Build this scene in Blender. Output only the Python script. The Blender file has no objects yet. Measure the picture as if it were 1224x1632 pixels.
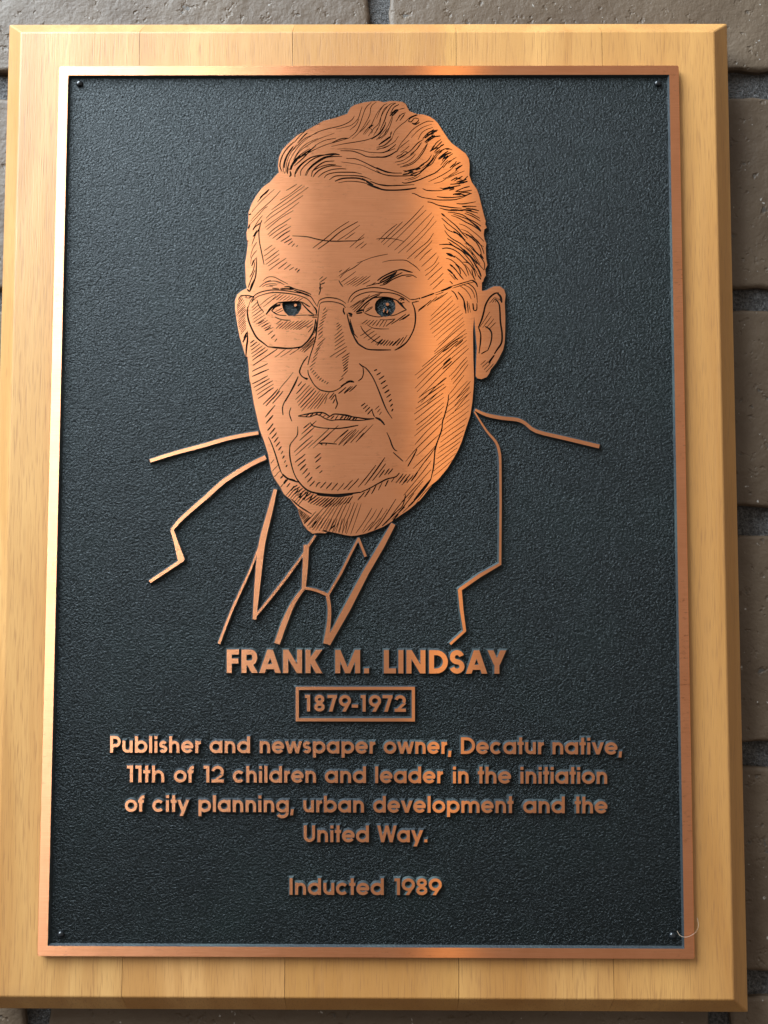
import bpy, math, random
import numpy as np
from mathutils import Vector, Matrix, noise
from mathutils.geometry import delaunay_2d_cdt

scene = bpy.context.scene
random.seed(7)
COL = scene.collection

# ------------------------------------------------------------------ camera
# metres, X right, Z up, -Y towards the viewer; the front of the metal rim lies in the plane y = 0
CAM_R = np.array([[0.99998313, 0.00544925, 0.00200895],
                  [0.00168878, 0.05813672, -0.9983072],
                  [-0.00555682, 0.99829376, 0.05812654]])   # rows: right, down, view axis
CAM_C = np.array([0.13580996, -0.35140315, 0.15202528])
F_PX = 1411.0
cam = bpy.data.cameras.new('camera')
cam.sensor_fit = 'HORIZONTAL'; cam.sensor_width = 36.0; cam.lens = F_PX / 1224 * 36.0
cam.clip_start = 0.01; cam.clip_end = 60
cam_o = bpy.data.objects.new('camera', cam); COL.objects.link(cam_o)
m = Matrix.Identity(4)
for i in range(3):
    m[i][0] = CAM_R[0][i]; m[i][1] = -CAM_R[1][i]; m[i][2] = -CAM_R[2][i]; m[i][3] = CAM_C[i]
cam_o.matrix_world = m
scene.camera = cam_o

# ------------------------------------------------------------------ light
scene.view_settings.view_transform = 'Standard'
scene.view_settings.look = 'None'
scene.view_settings.exposure = 0.0
scene.view_settings.gamma = 1.0
scene.render.film_transparent = False
world = bpy.data.worlds.new('World'); scene.world = world; world.use_nodes = True
bg = world.node_tree.nodes['Background']
wn = world.node_tree
w_tc = wn.nodes.new('ShaderNodeTexCoord'); w_sx = wn.nodes.new('ShaderNodeSeparateXYZ'); w_rp = wn.nodes.new('ShaderNodeValToRGB')
w_mr = wn.nodes.new('ShaderNodeMapRange'); w_mr.inputs[1].default_value = -1; w_mr.inputs[2].default_value = 1
wn.links.new(w_tc.outputs['Generated'], w_sx.inputs[0]); wn.links.new(w_sx.outputs[2], w_mr.inputs[0]); wn.links.new(w_mr.outputs[0], w_rp.inputs[0]); wn.links.new(w_rp.outputs[0], bg.inputs[0])
for e_, (p_, c_) in zip((w_rp.color_ramp.elements[0], w_rp.color_ramp.elements[1], w_rp.color_ramp.elements.new(0.5)), ((0.17, (0.02, 0.016, 0.012, 1)), (0.75, (1.0, 0.94, 0.88, 1)), (0.27, (1.08, 0.97, 0.86, 1)))):
    e_.position = p_; e_.color = c_
bg.inputs[1].default_value = 0.39      # a room: pale ceiling, darker floor

def lamp(name, loc, aim, size, power, colour, sy=None):
    d = bpy.data.lights.new(name, 'AREA'); d.shape = 'RECTANGLE'; d.size = size; d.size_y = sy or size
    d.energy = power; d.color = colour
    o = bpy.data.objects.new(name, d); COL.objects.link(o); o.location = loc
    o.rotation_euler = (Vector(aim) - Vector(loc)).to_track_quat('-Z', 'Y').to_euler()
    return o
lamp('window_light', (-0.67, -0.62, 1.18), (0.08, 0, 0.24), 1.0, 80.0, (0.79, 0.91, 1.0), 1.3)
lamp('ceiling_light', (0.260, -1.5, 0.85), (0.14, 0, 0.18), 0.075, 0.9, (1.0, 0.68, 0.22), 1.0)

# ------------------------------------------------------------------ measuring the plate
KI = np.linalg.inv(np.array([[F_PX, 0, 612], [0, F_PX, 816], [0, 0, 1.0]]))
def mm(pts, y=0.0):
    """measured points on the plane y (metres) -> plate millimetres (x, z)"""
    p = np.atleast_2d(np.asarray(pts, float))
    d = (CAM_R.T @ (KI @ np.c_[p, np.ones(len(p))].T)).T
    k = (y - CAM_C[1]) / d[:, 1]
    q = CAM_C + k[:, None] * d
    return q[:, [0, 2]] * 1000

# ------------------------------------------------------------------ materials
def mat(name):
    m = bpy.data.materials.new(name); m.use_nodes = True
    nt = m.node_tree; return m, nt, nt.nodes['Principled BSDF']
def node(nt, t, **kw):
    n = nt.nodes.new(t)
    for k, v in kw.items():
        if k.startswith('i_'): n.inputs[k[2:].replace('_', ' ')].default_value = v
        else: setattr(n, k, v)
    return n
def position(nt, scale, rot=(0, 0, 0), loc=(0, 0, 0)):
    g = node(nt, 'ShaderNodeNewGeometry'); mp = node(nt, 'ShaderNodeMapping')
    mp.inputs['Scale'].default_value = scale; mp.inputs['Rotation'].default_value = rot; mp.inputs['Location'].default_value = loc
    nt.links.new(g.outputs['Position'], mp.inputs['Vector']); return mp.outputs[0]
def nz(nt, vec, scale=1.0, detail=2.0, rough=0.5, dist=0.0):
    n = node(nt, 'ShaderNodeTexNoise'); n.inputs['Scale'].default_value = scale
    n.inputs['Detail'].default_value = detail; n.inputs['Roughness'].default_value = rough; n.inputs['Distortion'].default_value = dist
    nt.links.new(vec, n.inputs['Vector']); return n.outputs['Fac']
def ramp(nt, fac, stops):
    n = node(nt, 'ShaderNodeValToRGB'); e = n.color_ramp.elements
    while len(e) < len(stops): e.new(0.5)
    for k, (p, c) in enumerate(stops):
        e[k].position = p; e[k].color = (c, c, c, 1) if isinstance(c, (int, float)) else (*c, 1)
    nt.links.new(fac, n.inputs['Fac']); return n.outputs['Color']
def mixc(nt, fac, a, b, mode='MIX'):
    n = node(nt, 'ShaderNodeMix', data_type='RGBA', blend_type=mode)
    for s, v in ((0, fac), (6, a), (7, b)):
        if isinstance(v, (int, float)): n.inputs[s].default_value = v
        elif isinstance(v, tuple): n.inputs[s].default_value = (*v, 1)
        else: nt.links.new(v, n.inputs[s])
    return n.outputs[2]
def mth(nt, op, a, b=0.0, c=None):
    n = node(nt, 'ShaderNodeMath', operation=op)
    for s, v in enumerate((a, b) if c is None else (a, b, c)):
        if isinstance(v, (int, float)): n.inputs[s].default_value = v
        else: nt.links.new(v, n.inputs[s])
    return n.outputs[0]
def bump(nt, h, dist, strength=1.0, nrm=None):
    n = node(nt, 'ShaderNodeBump'); n.inputs['Distance'].default_value = dist; n.inputs['Strength'].default_value = strength
    nt.links.new(h, n.inputs['Height'])
    if nrm: nt.links.new(nrm, n.inputs['Normal'])
    return n.outputs[0]

def make_copper():
    m, nt, b = mat('brushed_copper')
    brush = nz(nt, position(nt, (60, 60, 3600)), 1, 3, 0.6)
    blotch = nz(nt, position(nt, (1, 1, 1)), 60, 3, 0.6)
    fine = nz(nt, position(nt, (260, 260, 1500)), 1, 2, 0.6)
    c = mixc(nt, ramp(nt, brush, [(0.3, 0), (0.7, 1)]), (0.86, 0.345, 0.16), (0.97, 0.43, 0.22))
    c = mixc(nt, ramp(nt, blotch, [(0.42, 0), (0.75, 0.45)]), c, (0.72, 0.285, 0.125))
    speck = nz(nt, position(nt, (300, 300, 900)), 1, 4, 0.7)
    wear = nz(nt, position(nt, (1, 1, 1), loc=(2, 5, 1)), 17, 3, 0.6)
    c = mixc(nt, mth(nt, 'MULTIPLY', ramp(nt, speck, [(0.56, 0), (0.68, 1)]), ramp(nt, wear, [(0.48, 0), (0.66, 0.75)])), c, (0.36, 0.13, 0.06))
    t = node(nt, 'ShaderNodeCombineXYZ'); t.inputs[2].default_value = 1.0
    nb = bump(nt, nz(nt, position(nt, (2, 2, 3000)), 1, 1, 0.5), 0.00005, 0.35)
    b.inputs['Metallic'].default_value = 1.0; b.inputs['Anisotropic'].default_value = 0.55
    nt.links.new(t.outputs[0], b.inputs['Tangent']); nt.links.new(c, b.inputs['Base Color']); nt.links.new(nb, b.inputs['Normal'])
    nt.links.new(mth(nt, 'MULTIPLY_ADD', fine, 0.06, 0.47), b.inputs['Roughness'])
    g = nt.nodes.new('ShaderNodeBsdfAnisotropic'); g.distribution = 'BECKMANN'
    t2 = node(nt, 'ShaderNodeCombineXYZ'); t2.inputs[0].default_value = 1.0
    nt.links.new(t2.outputs[0], g.inputs['Tangent']); nt.links.new(c, g.inputs['Color']); nt.links.new(nb, g.inputs['Normal'])
    g.inputs['Anisotropy'].default_value = 0.82; g.inputs['Roughness'].default_value = 0.30
    mx = nt.nodes.new('ShaderNodeMixShader'); mx.inputs[0].default_value = 0.82
    nt.links.new(b.outputs[0], mx.inputs[1]); nt.links.new(g.outputs[0], mx.inputs[2])
    nt.links.new(mx.outputs[0], nt.nodes['Material Output'].inputs[0])
    return m
def make_leather(name, base, rough, dist, amount=1.0):
    m, nt, b = mat(name)
    v = position(nt, (1, 1, 1))
    w = node(nt, 'ShaderNodeTexVoronoi', feature='SMOOTH_F1'); w.inputs['Scale'].default_value = 1150
    nt.links.new(v, w.inputs['Vector'])
    wob = nz(nt, v, 1500, 2, 0.55, 1.2)
    h = mth(nt, 'ADD', mth(nt, 'MULTIPLY', w.outputs['Distance'], -0.55), wob)
    patch = nz(nt, v, 22, 3, 0.6)
    c = mixc(nt, ramp(nt, patch, [(0.48, 0), (0.75, 0.6)]), base, (base[0] * 2.2, base[1] * 2.6, base[2] * 2.2))
    nt.links.new(c, b.inputs['Base Color'])
    b.inputs['Roughness'].default_value = rough
    b.inputs['Specular IOR Level'].default_value = 0.33 * amount
    b.inputs['Specular Tint'].default_value = (0.88, 0.97, 1.0, 1)
    nt.links.new(bump(nt, h, dist, 1.0), b.inputs['Normal'])
    return m
def make_wood(seed):
    m, nt, b = mat('pale_varnished_wood')
    off = (seed * 3.1, seed * 1.7, seed * 5.3)
    warp = nz(nt, position(nt, (9, 9, 5), loc=off), 1, 3, 0.5)
    tilt = (seed % 3 - 1) * 0.035
    p = position(nt, (420, 60, 9), rot=(0, tilt, 0), loc=off)
    addv = node(nt, 'ShaderNodeVectorMath', operation='ADD'); nt.links.new(p, addv.inputs[0])
    cmb = node(nt, 'ShaderNodeCombineXYZ'); nt.links.new(mth(nt, 'MULTIPLY', warp, 9.0), cmb.inputs[0]); nt.links.new(cmb.outputs[0], addv.inputs[1])
    grain = nz(nt, addv.outputs[0], 1, 3, 0.6)
    broad = nz(nt, position(nt, (34, 20, 4.0), rot=(0, tilt * 2, 0), loc=off), 1, 3, 0.55, 1.0)
    pore = nz(nt, position(nt, (2500, 800, 105), rot=(0, tilt, 0), loc=off), 1, 1, 0.5)
    c = mixc(nt, ramp(nt, broad, [(0.3, 0), (0.7, 1)]), [(0.575, 0.325, 0.118), (0.615, 0.340, 0.128), (0.51, 0.268, 0.080), (0.595, 0.325, 0.110), (0.58, 0.308, 0.098)][seed % 5], (0.40, 0.185, 0.050))
    c = mixc(nt, ramp(nt, grain, [(0.42, 0), (0.72, 0.5)]), c, (0.44, 0.215, 0.07))
    c = mixc(nt, ramp(nt, pore, [(0.54, 0), (0.72, 0.5)]), c, (0.26, 0.12, 0.045))
    spots = nz(nt, position(nt, (1, 1, 1), loc=off), 28, 2, 0.5)
    c = mixc(nt, ramp(nt, spots, [(0.68, 0), (0.76, 0.25)]), c, (0.26, 0.13, 0.06))
    nt.links.new(c, b.inputs['Base Color'])
    nt.links.new(mth(nt, 'MULTIPLY_ADD', broad, 0.15, 0.36), b.inputs['Roughness'])
    b.inputs['Specular IOR Level'].default_value = 0.45
    hh = mth(nt, 'ADD', mth(nt, 'MULTIPLY', pore, -0.8), mth(nt, 'MULTIPLY', grain, -0.6))
    nt.links.new(bump(nt, hh, 0.00012, 0.6), b.inputs['Normal'])
    return m
def make_plain(name, base, rough, metal=0.0, bscale=None, bdist=0):
    m, nt, b = mat(name); b.inputs['Base Color'].default_value = (*base, 1)
    b.inputs['Roughness'].default_value = rough; b.inputs['Metallic'].default_value = metal
    if bscale: nt.links.new(bump(nt, nz(nt, position(nt, (1, 1, 1)), bscale, 3, 0.6), bdist), b.inputs['Normal'])
    return m
def make_brick():
    m, nt, b = mat('painted_brick')
    v = position(nt, (1, 1, 1))
    big = nz(nt, v, 26, 4, 0.55); mid = nz(nt, v, 130, 3, 0.6); fine = nz(nt, v, 700, 3, 0.6)
    c = mixc(nt, ramp(nt, big, [(0.3, 0), (0.7, 1)]), (0.074, 0.047, 0.027), (0.112, 0.078, 0.049))
    c = mixc(nt, ramp(nt, nz(nt, v, 420, 2, 0.5), [(0.73, 0), (0.78, 0.7)]), c, (0.45, 0.43, 0.40))
    c = mixc(nt, ramp(nt, nz(nt, position(nt, (1, 1, 1), loc=(3, 1, 2)), 240, 2, 0.5), [(0.70, 0), (0.75, 0.8)]), c, (0.05, 0.045, 0.04))
    pit = ramp(nt, nz(nt, position(nt, (1, 1, 1), loc=(3, 1, 2)), 240, 2, 0.5), [(0.62, 0), (0.72, 1)])
    nt.links.new(c, b.inputs['Base Color']); b.inputs['Roughness'].default_value = 0.58
    h = mth(nt, 'ADD', mth(nt, 'ADD', mth(nt, 'MULTIPLY', big, 1.6), mth(nt, 'MULTIPLY', mid, 1.1)), mth(nt, 'ADD', mth(nt, 'MULTIPLY', fine, 0.3), mth(nt, 'MULTIPLY', pit, -0.5)))
    nt.links.new(bump(nt, h, 0.0007, 1.0), b.inputs['Normal'])
    return m
def make_mortar():
    m, nt, b = mat('dark_gritty_mortar')
    v = position(nt, (1, 1, 1)); grit = nz(nt, v, 900, 4, 0.75); lump = nz(nt, v, 190, 3, 0.6)
    c = mixc(nt, ramp(nt, grit, [(0.4, 0), (0.7, 1)]), (0.028, 0.026, 0.025), (0.15, 0.142, 0.138))
    nt.links.new(c, b.inputs['Base Color']); b.inputs['Roughness'].default_value = 0.4
    nt.links.new(bump(nt, mth(nt, 'ADD', mth(nt, 'MULTIPLY', lump, 1.2), mth(nt, 'MULTIPLY', grit, 0.7)), 0.0022), b.inputs['Normal'])
    return m
COPPER = make_copper()
LEATHER = make_leather('black_pebbled_paint', (0.0022, 0.0037, 0.0041), 0.30, 0.00050)
SIDE = make_leather('black_paint_lit_slopes', (0.030, 0.036, 0.040), 0.34, 0.00022)  # same black paint, base colour lifted to imitate light caught on the slopes
ETCH = make_plain('black_etching_paint', (0.006, 0.004, 0.003), 0.9); ETCH.node_tree.nodes['Principled BSDF'].inputs['Specular IOR Level'].default_value = 0.08
RIVET = make_plain('glossy_black_paint', (0.008, 0.010, 0.012), 0.16)
EDGE = make_plain('dark_copper_edge', (0.30, 0.12, 0.06), 0.45, 0.8, 900, 0.00006)
BRICK = make_brick(); MORTAR = make_mortar()

# ------------------------------------------------------------------ mesh helpers
def link(name, verts, faces, mats, parent=None, fm=None, smooth=False, origin=None):
    verts = np.asarray(verts, float)
    if origin is not None: verts = verts - np.asarray(origin)
    me = bpy.data.meshes.new(name); me.from_pydata(verts.tolist(), [], [tuple(int(i) for i in f) for f in faces])
    for mm_ in (mats if isinstance(mats, (list, tuple)) else [mats]): me.materials.append(mm_)
    if fm is not None: me.polygons.foreach_set('material_index', [int(x) for x in fm])
    if smooth: me.polygons.foreach_set('use_smooth', [True] * len(me.polygons))
    me.update()
    o = bpy.data.objects.new(name, me); COL.objects.link(o)
    if origin is not None: o.location = origin
    if parent: o.parent = parent
    return o

def winding(Q, P):
    """winding number of polygon P around each point of Q"""
    wn = np.zeros(len(Q), int)
    lo, hi = P.min(0), P.max(0)
    idx = np.where((Q[:, 0] >= lo[0]) & (Q[:, 0] <= hi[0]) & (Q[:, 1] >= lo[1]) & (Q[:, 1] <= hi[1]))[0]
    if not len(idx): return wn
    q = Q[idx]; a = P; b = np.roll(P, -1, 0)
    w = np.zeros(len(q), int)
    for (x0, y0), (x1, y1) in zip(a, b):
        if y0 == y1: continue
        cr = (x1 - x0) * (q[:, 1] - y0) - (q[:, 0] - x0) * (y1 - y0)
        w += ((y0 <= q[:, 1]) & (y1 > q[:, 1]) & (cr > 0)).astype(int)
        w -= ((y0 > q[:, 1]) & (y1 <= q[:, 1]) & (cr < 0)).astype(int)
    wn[idx] = w
    return wn
def inside_any(Q, polys):
    r = np.zeros(len(Q), bool)
    for P in polys: r |= winding(Q, P) != 0
    return r
def distance(Q, polys):
    d = np.full(len(Q), 1e9)
    for P in polys:
        for a, b in zip(P, np.roll(P, -1, 0)):
            ab = b - a; L = ab @ ab
            if L < 1e-12: continue
            t = np.clip((Q - a) @ ab / L, 0, 1)
            d = np.minimum(d, np.hypot(*(Q - a - t[:, None] * ab).T))
    return d
def grow(P, s):
    """offset a simple polygon outwards by s"""
    P = np.asarray(P, float)
    A = np.sum(P[:, 0] * np.roll(P[:, 1], -1) - np.roll(P[:, 0], -1) * P[:, 1])
    e = np.roll(P, -1, 0) - P; e /= np.maximum(np.linalg.norm(e, axis=1), 1e-9)[:, None]
    n = np.c_[e[:, 1], -e[:, 0]] * (1 if A > 0 else -1)
    nn = n + np.roll(n, 1, 0); L = np.maximum(np.linalg.norm(nn, axis=1), 1e-6); nn /= L[:, None]
    k = np.minimum(1 / np.maximum(L / 2, 0.2), 1.7)
    return P + nn * (s * k)[:, None]

H_REL = 1.25                                            # relief height in mm
def relief(name, tops, bases, mats, parent, s, h=H_REL, grooves=(), deeps=(), islands=(), gd=0.30, chamf=False):
    polys = list(tops) + list(bases) + list(grooves) + list(deeps) + list(islands)
    V = []; E = []
    for P in polys:
        n0 = len(V); n = len(P)
        V += [Vector((float(x), float(y))) for x, y in P]
        E += [(n0 + i, n0 + (i + 1) % n) for i in range(n)]
    ov, oe, of, *_ = delaunay_2d_cdt(V, E, [], 0, 1e-4, False)
    Q = np.array([(v[0], v[1]) for v in ov]); T = np.array([f for f in of if len(f) == 3])
    ar = (Q[T[:, 1], 0] - Q[T[:, 0], 0]) * (Q[T[:, 2], 1] - Q[T[:, 0], 1]) - (Q[T[:, 2], 0] - Q[T[:, 0], 0]) * (Q[T[:, 1], 1] - Q[T[:, 0], 1])
    T[ar < 0] = T[ar < 0][:, ::-1]
    T = T[np.abs(ar) > 1e-9]
    C = Q[T].mean(1)
    top = inside_any(C, tops)
    base = inside_any(C, bases) & ~top
    cls = np.zeros(len(T), int)                        # 0 outside, 1 slope, 2 top, 3 groove, 4 deep
    cls[base] = 1; cls[top] = 2
    if len(grooves): cls[top & inside_any(C, grooves)] = 3
    if len(deeps): cls[top & inside_any(C, deeps)] = 4
    if len(islands): cls[(cls == 4) & inside_any(C, islands)] = 2
    zv = h * np.clip(1 - distance(Q, tops) / s, 0, 1)
    intop = np.zeros(len(Q), bool); intop[T[top].ravel()] = True
    zv[intop] = h
    zt = np.zeros((len(T), 3))
    zt[cls == 1] = zv[T[cls == 1]]; zt[cls == 2] = h; zt[cls == 3] = h - gd
    verts = []; faces = []; fm = []; cache = {}
    def vid(i, z):
        k = (int(i), round(float(z), 4))
        if k not in cache:
            cache[k] = len(verts); verts.append((Q[i, 0] / 1000, (H_REL - z) / 1000, Q[i, 1] / 1000))
        return cache[k]
    for k, t in enumerate(T):
        if cls[k] in (0, 4): continue
        faces.append([vid(t[j], zt[k, j]) for j in range(3)]); fm.append({1: 1, 2: 0, 3: 2}[cls[k]])
    edges = {}
    for k, t in enumerate(T):
        for j in range(3):
            a, b = int(t[j]), int(t[(j + 1) % 3])
            edges.setdefault((min(a, b), max(a, b)), []).append((k, a, b, zt[k, j], zt[k, (j + 1) % 3]))
    for e in edges.values():
        if len(e) != 2: continue
        (k1, a, b, za, zb), (k2, b2, a2, zb2, za2) = e
        if {cls[k1], cls[k2]} <= {0, 1}: continue
        if abs(za - za2) < 1e-4 and abs(zb - zb2) < 1e-4: continue
        q = [vid(a, za), vid(a, za2), vid(b, zb2), vid(b, zb)]
        q = [v for i, v in enumerate(q) if v != q[i - 1]]
        if len(q) > 2: faces.append(q); fm.append(2 if 3 in (cls[k1], cls[k2]) or 4 in (cls[k1], cls[k2]) else 1)
    v = np.array(verts); org = (v[:, 0].mean(), H_REL / 1000, v[:, 2].mean())
    return link(name, verts, faces, mats, parent, fm, origin=org)

def smooth_path(p, sub=4):
    p = np.asarray(p, float)
    if len(p) < 3: return p
    q = np.vstack([2 * p[0] - p[1], p, 2 * p[-1] - p[-2]]); out = []
    for i in range(1, len(q) - 2):
        for t in np.arange(sub) / sub:
            a, b, c, d = q[i - 1:i + 3]
            out.append(0.5 * ((2 * b) + (c - a) * t + (2 * a - 5 * b + 4 * c - d) * t * t + (3 * b - a - 3 * c + d) * t ** 3))
    return np.vstack(out + [p[-1]])
def stroke_poly(p, w, ext=0.0):
    """outline of a line of varying width w (same units as p)"""
    p = np.asarray(p, float); w = np.broadcast_to(np.asarray(w, float), (len(p),)) / 2
    if ext:
        a = p[0] - p[1]; b = p[-1] - p[-2]; p = p.copy()
        p[0] = p[0] + a / np.linalg.norm(a) * ext; p[-1] = p[-1] + b / np.linalg.norm(b) * ext
    t = np.gradient(p, axis=0); t /= np.maximum(np.linalg.norm(t, axis=1), 1e-9)[:, None]
    n = np.c_[-t[:, 1], t[:, 0]]
    return np.vstack([p + n * w[:, None], (p - n * w[:, None])[::-1]])
def miter_stroke(p, w, ext=0.0):
    p = np.asarray(p, float).copy(); w = np.broadcast_to(np.asarray(w, float), (len(p),)) / 2
    if ext:
        a = p[0] - p[1]; b = p[-1] - p[-2]
        p[0] += a / np.linalg.norm(a) * ext; p[-1] += b / np.linalg.norm(b) * ext
    d = np.diff(p, axis=0); d /= np.linalg.norm(d, axis=1)[:, None]
    n = np.c_[-d[:, 1], d[:, 0]]; m = np.vstack([n[0], n[:-1] + n[1:], n[-1]])
    L = np.linalg.norm(m, axis=1); k = np.ones(len(p)); k[1:-1] = np.minimum(2 / np.maximum(L[1:-1], 0.3), 2.2)
    m /= L[:, None]
    return np.vstack([p + m * (w * k)[:, None], (p - m * (w * k)[:, None])[::-1]])

# ------------------------------------------------------------------ the brick wall
def tag(o, label, cat, group=None):
    o['label'] = label; o['category'] = cat
    if group: o['group'] = group
wall = bpy.data.objects.new('brick_wall', None); COL.objects.link(wall); wall.location = (0.131, 0.040, -0.31)
tag(wall, 'painted grey brown brick wall with dark recessed mortar behind the plaque', 'wall')
YW = 0.0275
rows = [(369.5 + 96.5 * 2, 455.0 + 96.5 * 2), (369.5 + 96.5, 455.0 + 96.5), (369.5, 455.0), (271.9, 356.7), (177.0, 261.7), (77.4, 164.4), (-17.2, 67.0), (-112.0, -27.2), (-208.5, -123.7), (-305, -220.2)]
rows = rows[1:]
def brick(x0, x1, z0, z1):
    V = []; F = []
    def spread(L, n):
        e = [0, .5, 1.1, 2.0, 3.4]; mid = np.linspace(3.4, L - 3.4, n)[1:-1].tolist()
        return [q / L for q in e + mid + [L - q for q in e[::-1]]]
    us = spread(x1 - x0, 58); vs = spread(z1 - z0, 18); nx = len(us) - 1; nzz = len(vs) - 1
    cx, cz = (x0 + x1) / 2, (z0 + z1) / 2
    for j in range(nzz + 1):
        for i in range(nx + 1):
            u = us[i]; v = vs[j]
            x = x0 + (x1 - x0) * u; z = z0 + (z1 - z0) * v
            eu = min(u, 1 - u) * (x1 - x0); ev = min(v, 1 - v) * (z1 - z0)
            e = min(eu, ev)
            y = YW + 0.0012 * max(0, 1 - e / 1.3) ** 2
            p = Vector((x * 0.05, z * 0.05, cx * 0.01))
            y += 0.0006 * noise.noise(p) + 0.0003 * noise.noise(p * 4.1)
            jx = noise.noise(Vector((x * 0.11, z * 0.11, 5))) * 1.6; jz = noise.noise(Vector((x * 0.11, z * 0.11, 9))) * 1.6
            fe = max(0, 1 - e / 8)
            V.append(((x + jx * fe - cx) / 1000, y - YW, (z + jz * fe - cz) / 1000))
    for j in range(nzz):
        for i in range(nx):
            a = j * (nx + 1) + i; F.append((a, a + 1, a + nx + 2, a + nx + 1))
    ring = [i for i in range(nx + 1)] + [j * (nx + 1) + nx for j in range(1, nzz + 1)] + [nzz * (nx + 1) + i for i in range(nx - 1, -1, -1)] + [j * (nx + 1) for j in range(nzz - 1, 0, -1)]
    r0 = len(V); V += [V[i] for i in ring]; ring = list(range(r0, len(V))); n0 = len(V); V += [(V[i][0], 0.014, V[i][2]) for i in ring]
    for k in range(len(ring)):
        k2 = (k + 1) % len(ring); F.append((ring[k], n0 + k, n0 + k2, ring[k2]))
    o = link('brick', V, F, BRICK, wall, smooth=True)
    o.location = (cx / 1000 - wall.location.x, YW - wall.location.y, cz / 1000 - wall.location.z)
for k, (z0, z1) in enumerate(rows):
    j0 = 131.2 if k % 2 == 1 else -10.5
    for q in range(-2, 3):
        a = j0 + 284 * (q - 1) + 4.8; b = j0 + 284 * q - 4.8
        if b < -420 or a > 690: continue
        brick(a, b, z0, z1)
nx, nzz = 260, 220; V = []; F = []
for j in range(nzz + 1):
    for i in range(nx + 1):
        x = -0.46 + 1.2 * i / nx; z = -0.32 + 0.90 * j / nzz
        y = YW + 0.0034 + 0.0009 * noise.noise(Vector((x * 90, z * 90, 0))) + 0.0009 * noise.noise(Vector((x * 260, z * 260, 3)))
        V.append((x - wall.location.x, y - wall.location.y, z - wall.location.z))
for j in range(nzz):
    for i in range(nx):
        a = j * (nx + 1) + i; F.append((a, a + 1, a + nx + 2, a + nx + 1))
mo = link('mortar', V, F, MORTAR, wall, smooth=True)

# ------------------------------------------------------------------ the plaque: wooden board
plaque = bpy.data.objects.new('memorial_plaque', None); COL.objects.link(plaque); plaque.location = (0.127, 0.0215, -0.0256)
tag(plaque, 'black and copper relief plate with a portrait on a pale wooden board', 'plaque')
PV = Vector(plaque.location)
def under(o, parent):
    """parent without moving"""
    o.parent = parent; loc = Vector((0, 0, 0)); p = parent
    while p: loc += p.location; p = p.parent
    o.location = o.location - loc
    return o
XL, XR, ZB, ZT, BV = -0.0262, 0.2788, -0.0256, 0.3808, 0.0089
board = bpy.data.objects.new('wooden_board', None); COL.objects.link(board); board.location = (0.127, 0.0215, -0.0256); under(board, plaque)
cuts = [XL, mm([(222, 80)], .003)[0][0] / 1000, mm([(466, 80)], .003)[0][0] / 1000, mm([(727, 80)], .003)[0][0] / 1000, 0.2235, XR]
for k in range(5):
    x0, x1 = cuts[k], cuts[k + 1]
    f0 = x0 + (BV if k == 0 else 0.00009); f1 = x1 - (BV if k == 4 else 0.00009)
    yf, ym, yb = 0.003, 0.0120, 0.0215
    g = 0.00002
    if k: x0 += g
    if k < 4: x1 -= g
    V = [(f0, yf, ZB + BV), (f1, yf, ZB + BV), (f1, yf, ZT - BV), (f0, yf, ZT - BV),
         (x0, ym, ZB), (x1, ym, ZB), (x1, ym, ZT), (x0, ym, ZT),
         (x0, yb, ZB), (x1, yb, ZB), (x1, yb, ZT), (x0, yb, ZT)]
    if k: V[4] = (x0, ym, ZB); 
    F = [(0, 1, 2, 3), (4, 5, 1, 0), (5, 6, 2, 1), (6, 7, 3, 2), (7, 4, 0, 3), (8, 9, 5, 4), (9, 10, 6, 5), (10, 11, 7, 6), (11, 8, 4, 7), (11, 10, 9, 8)]
    o = link('stave', V, F, make_wood(k), None, origin=((x0 + x1) / 2, yb, ZB)); under(o, board)
    want = {(0, 1), (2, 3), (4, 5), (6, 7)} | ({(0, 3), (4, 7), (0, 4), (3, 7)} if k == 0 else set()) | ({(1, 2), (5, 6), (1, 5), (2, 6)} if k == 4 else set())
    at = o.data.attributes.new('bevel_weight_edge', 'FLOAT', 'EDGE')
    for e in o.data.edges: at.data[e.index].value = 1.0 if tuple(sorted(e.vertices)) in want else 0.0
    bm = o.modifiers.new('soft_edges', 'BEVEL'); bm.width = 0.0006; bm.segments = 3; bm.limit_method = 'WEIGHT'

# ------------------------------------------------------------------ the metal plate and its rim
W, HH = 0.254, 0.3556
def rrect(x0, z0, x1, z1, r, n=5):
    P = []
    for cx, cz, a in ((x1 - r, z0 + r, -90), (x1 - r, z1 - r, 0), (x0 + r, z1 - r, 90), (x0 + r, z0 + r, 180)):
        for i in range(n + 1):
            t = math.radians(a + 90 * i / n); P.append((cx + r * math.cos(t), cz + r * math.sin(t)))
    return P
yp = H_REL / 1000
def loft(name, rings, mats, parent, fm=None, cap=False, capm=0, smooth=False):
    V = []; F = []; M = []; n = len(rings[0][0])
    for k, (P, y) in enumerate(rings): V += [(x, y, z) for x, z in P]
    for k in range(len(rings) - 1):
        for i in range(n):
            j = (i + 1) % n; a, b = k * n, (k + 1) * n
            F.append((a + i, a + j, b + j, b + i)); M.append(fm[k] if fm else 0)
    if cap: F.append(tuple((len(rings) - 1) * n + i for i in range(n))); M.append(capm)
    o = link(name, V, F, mats, None, M, smooth, origin=(V[0][0] * 0 + np.mean([v[0] for v in V]), yp, np.mean([v[2] for v in V])))
    return under(o, parent)
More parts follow.
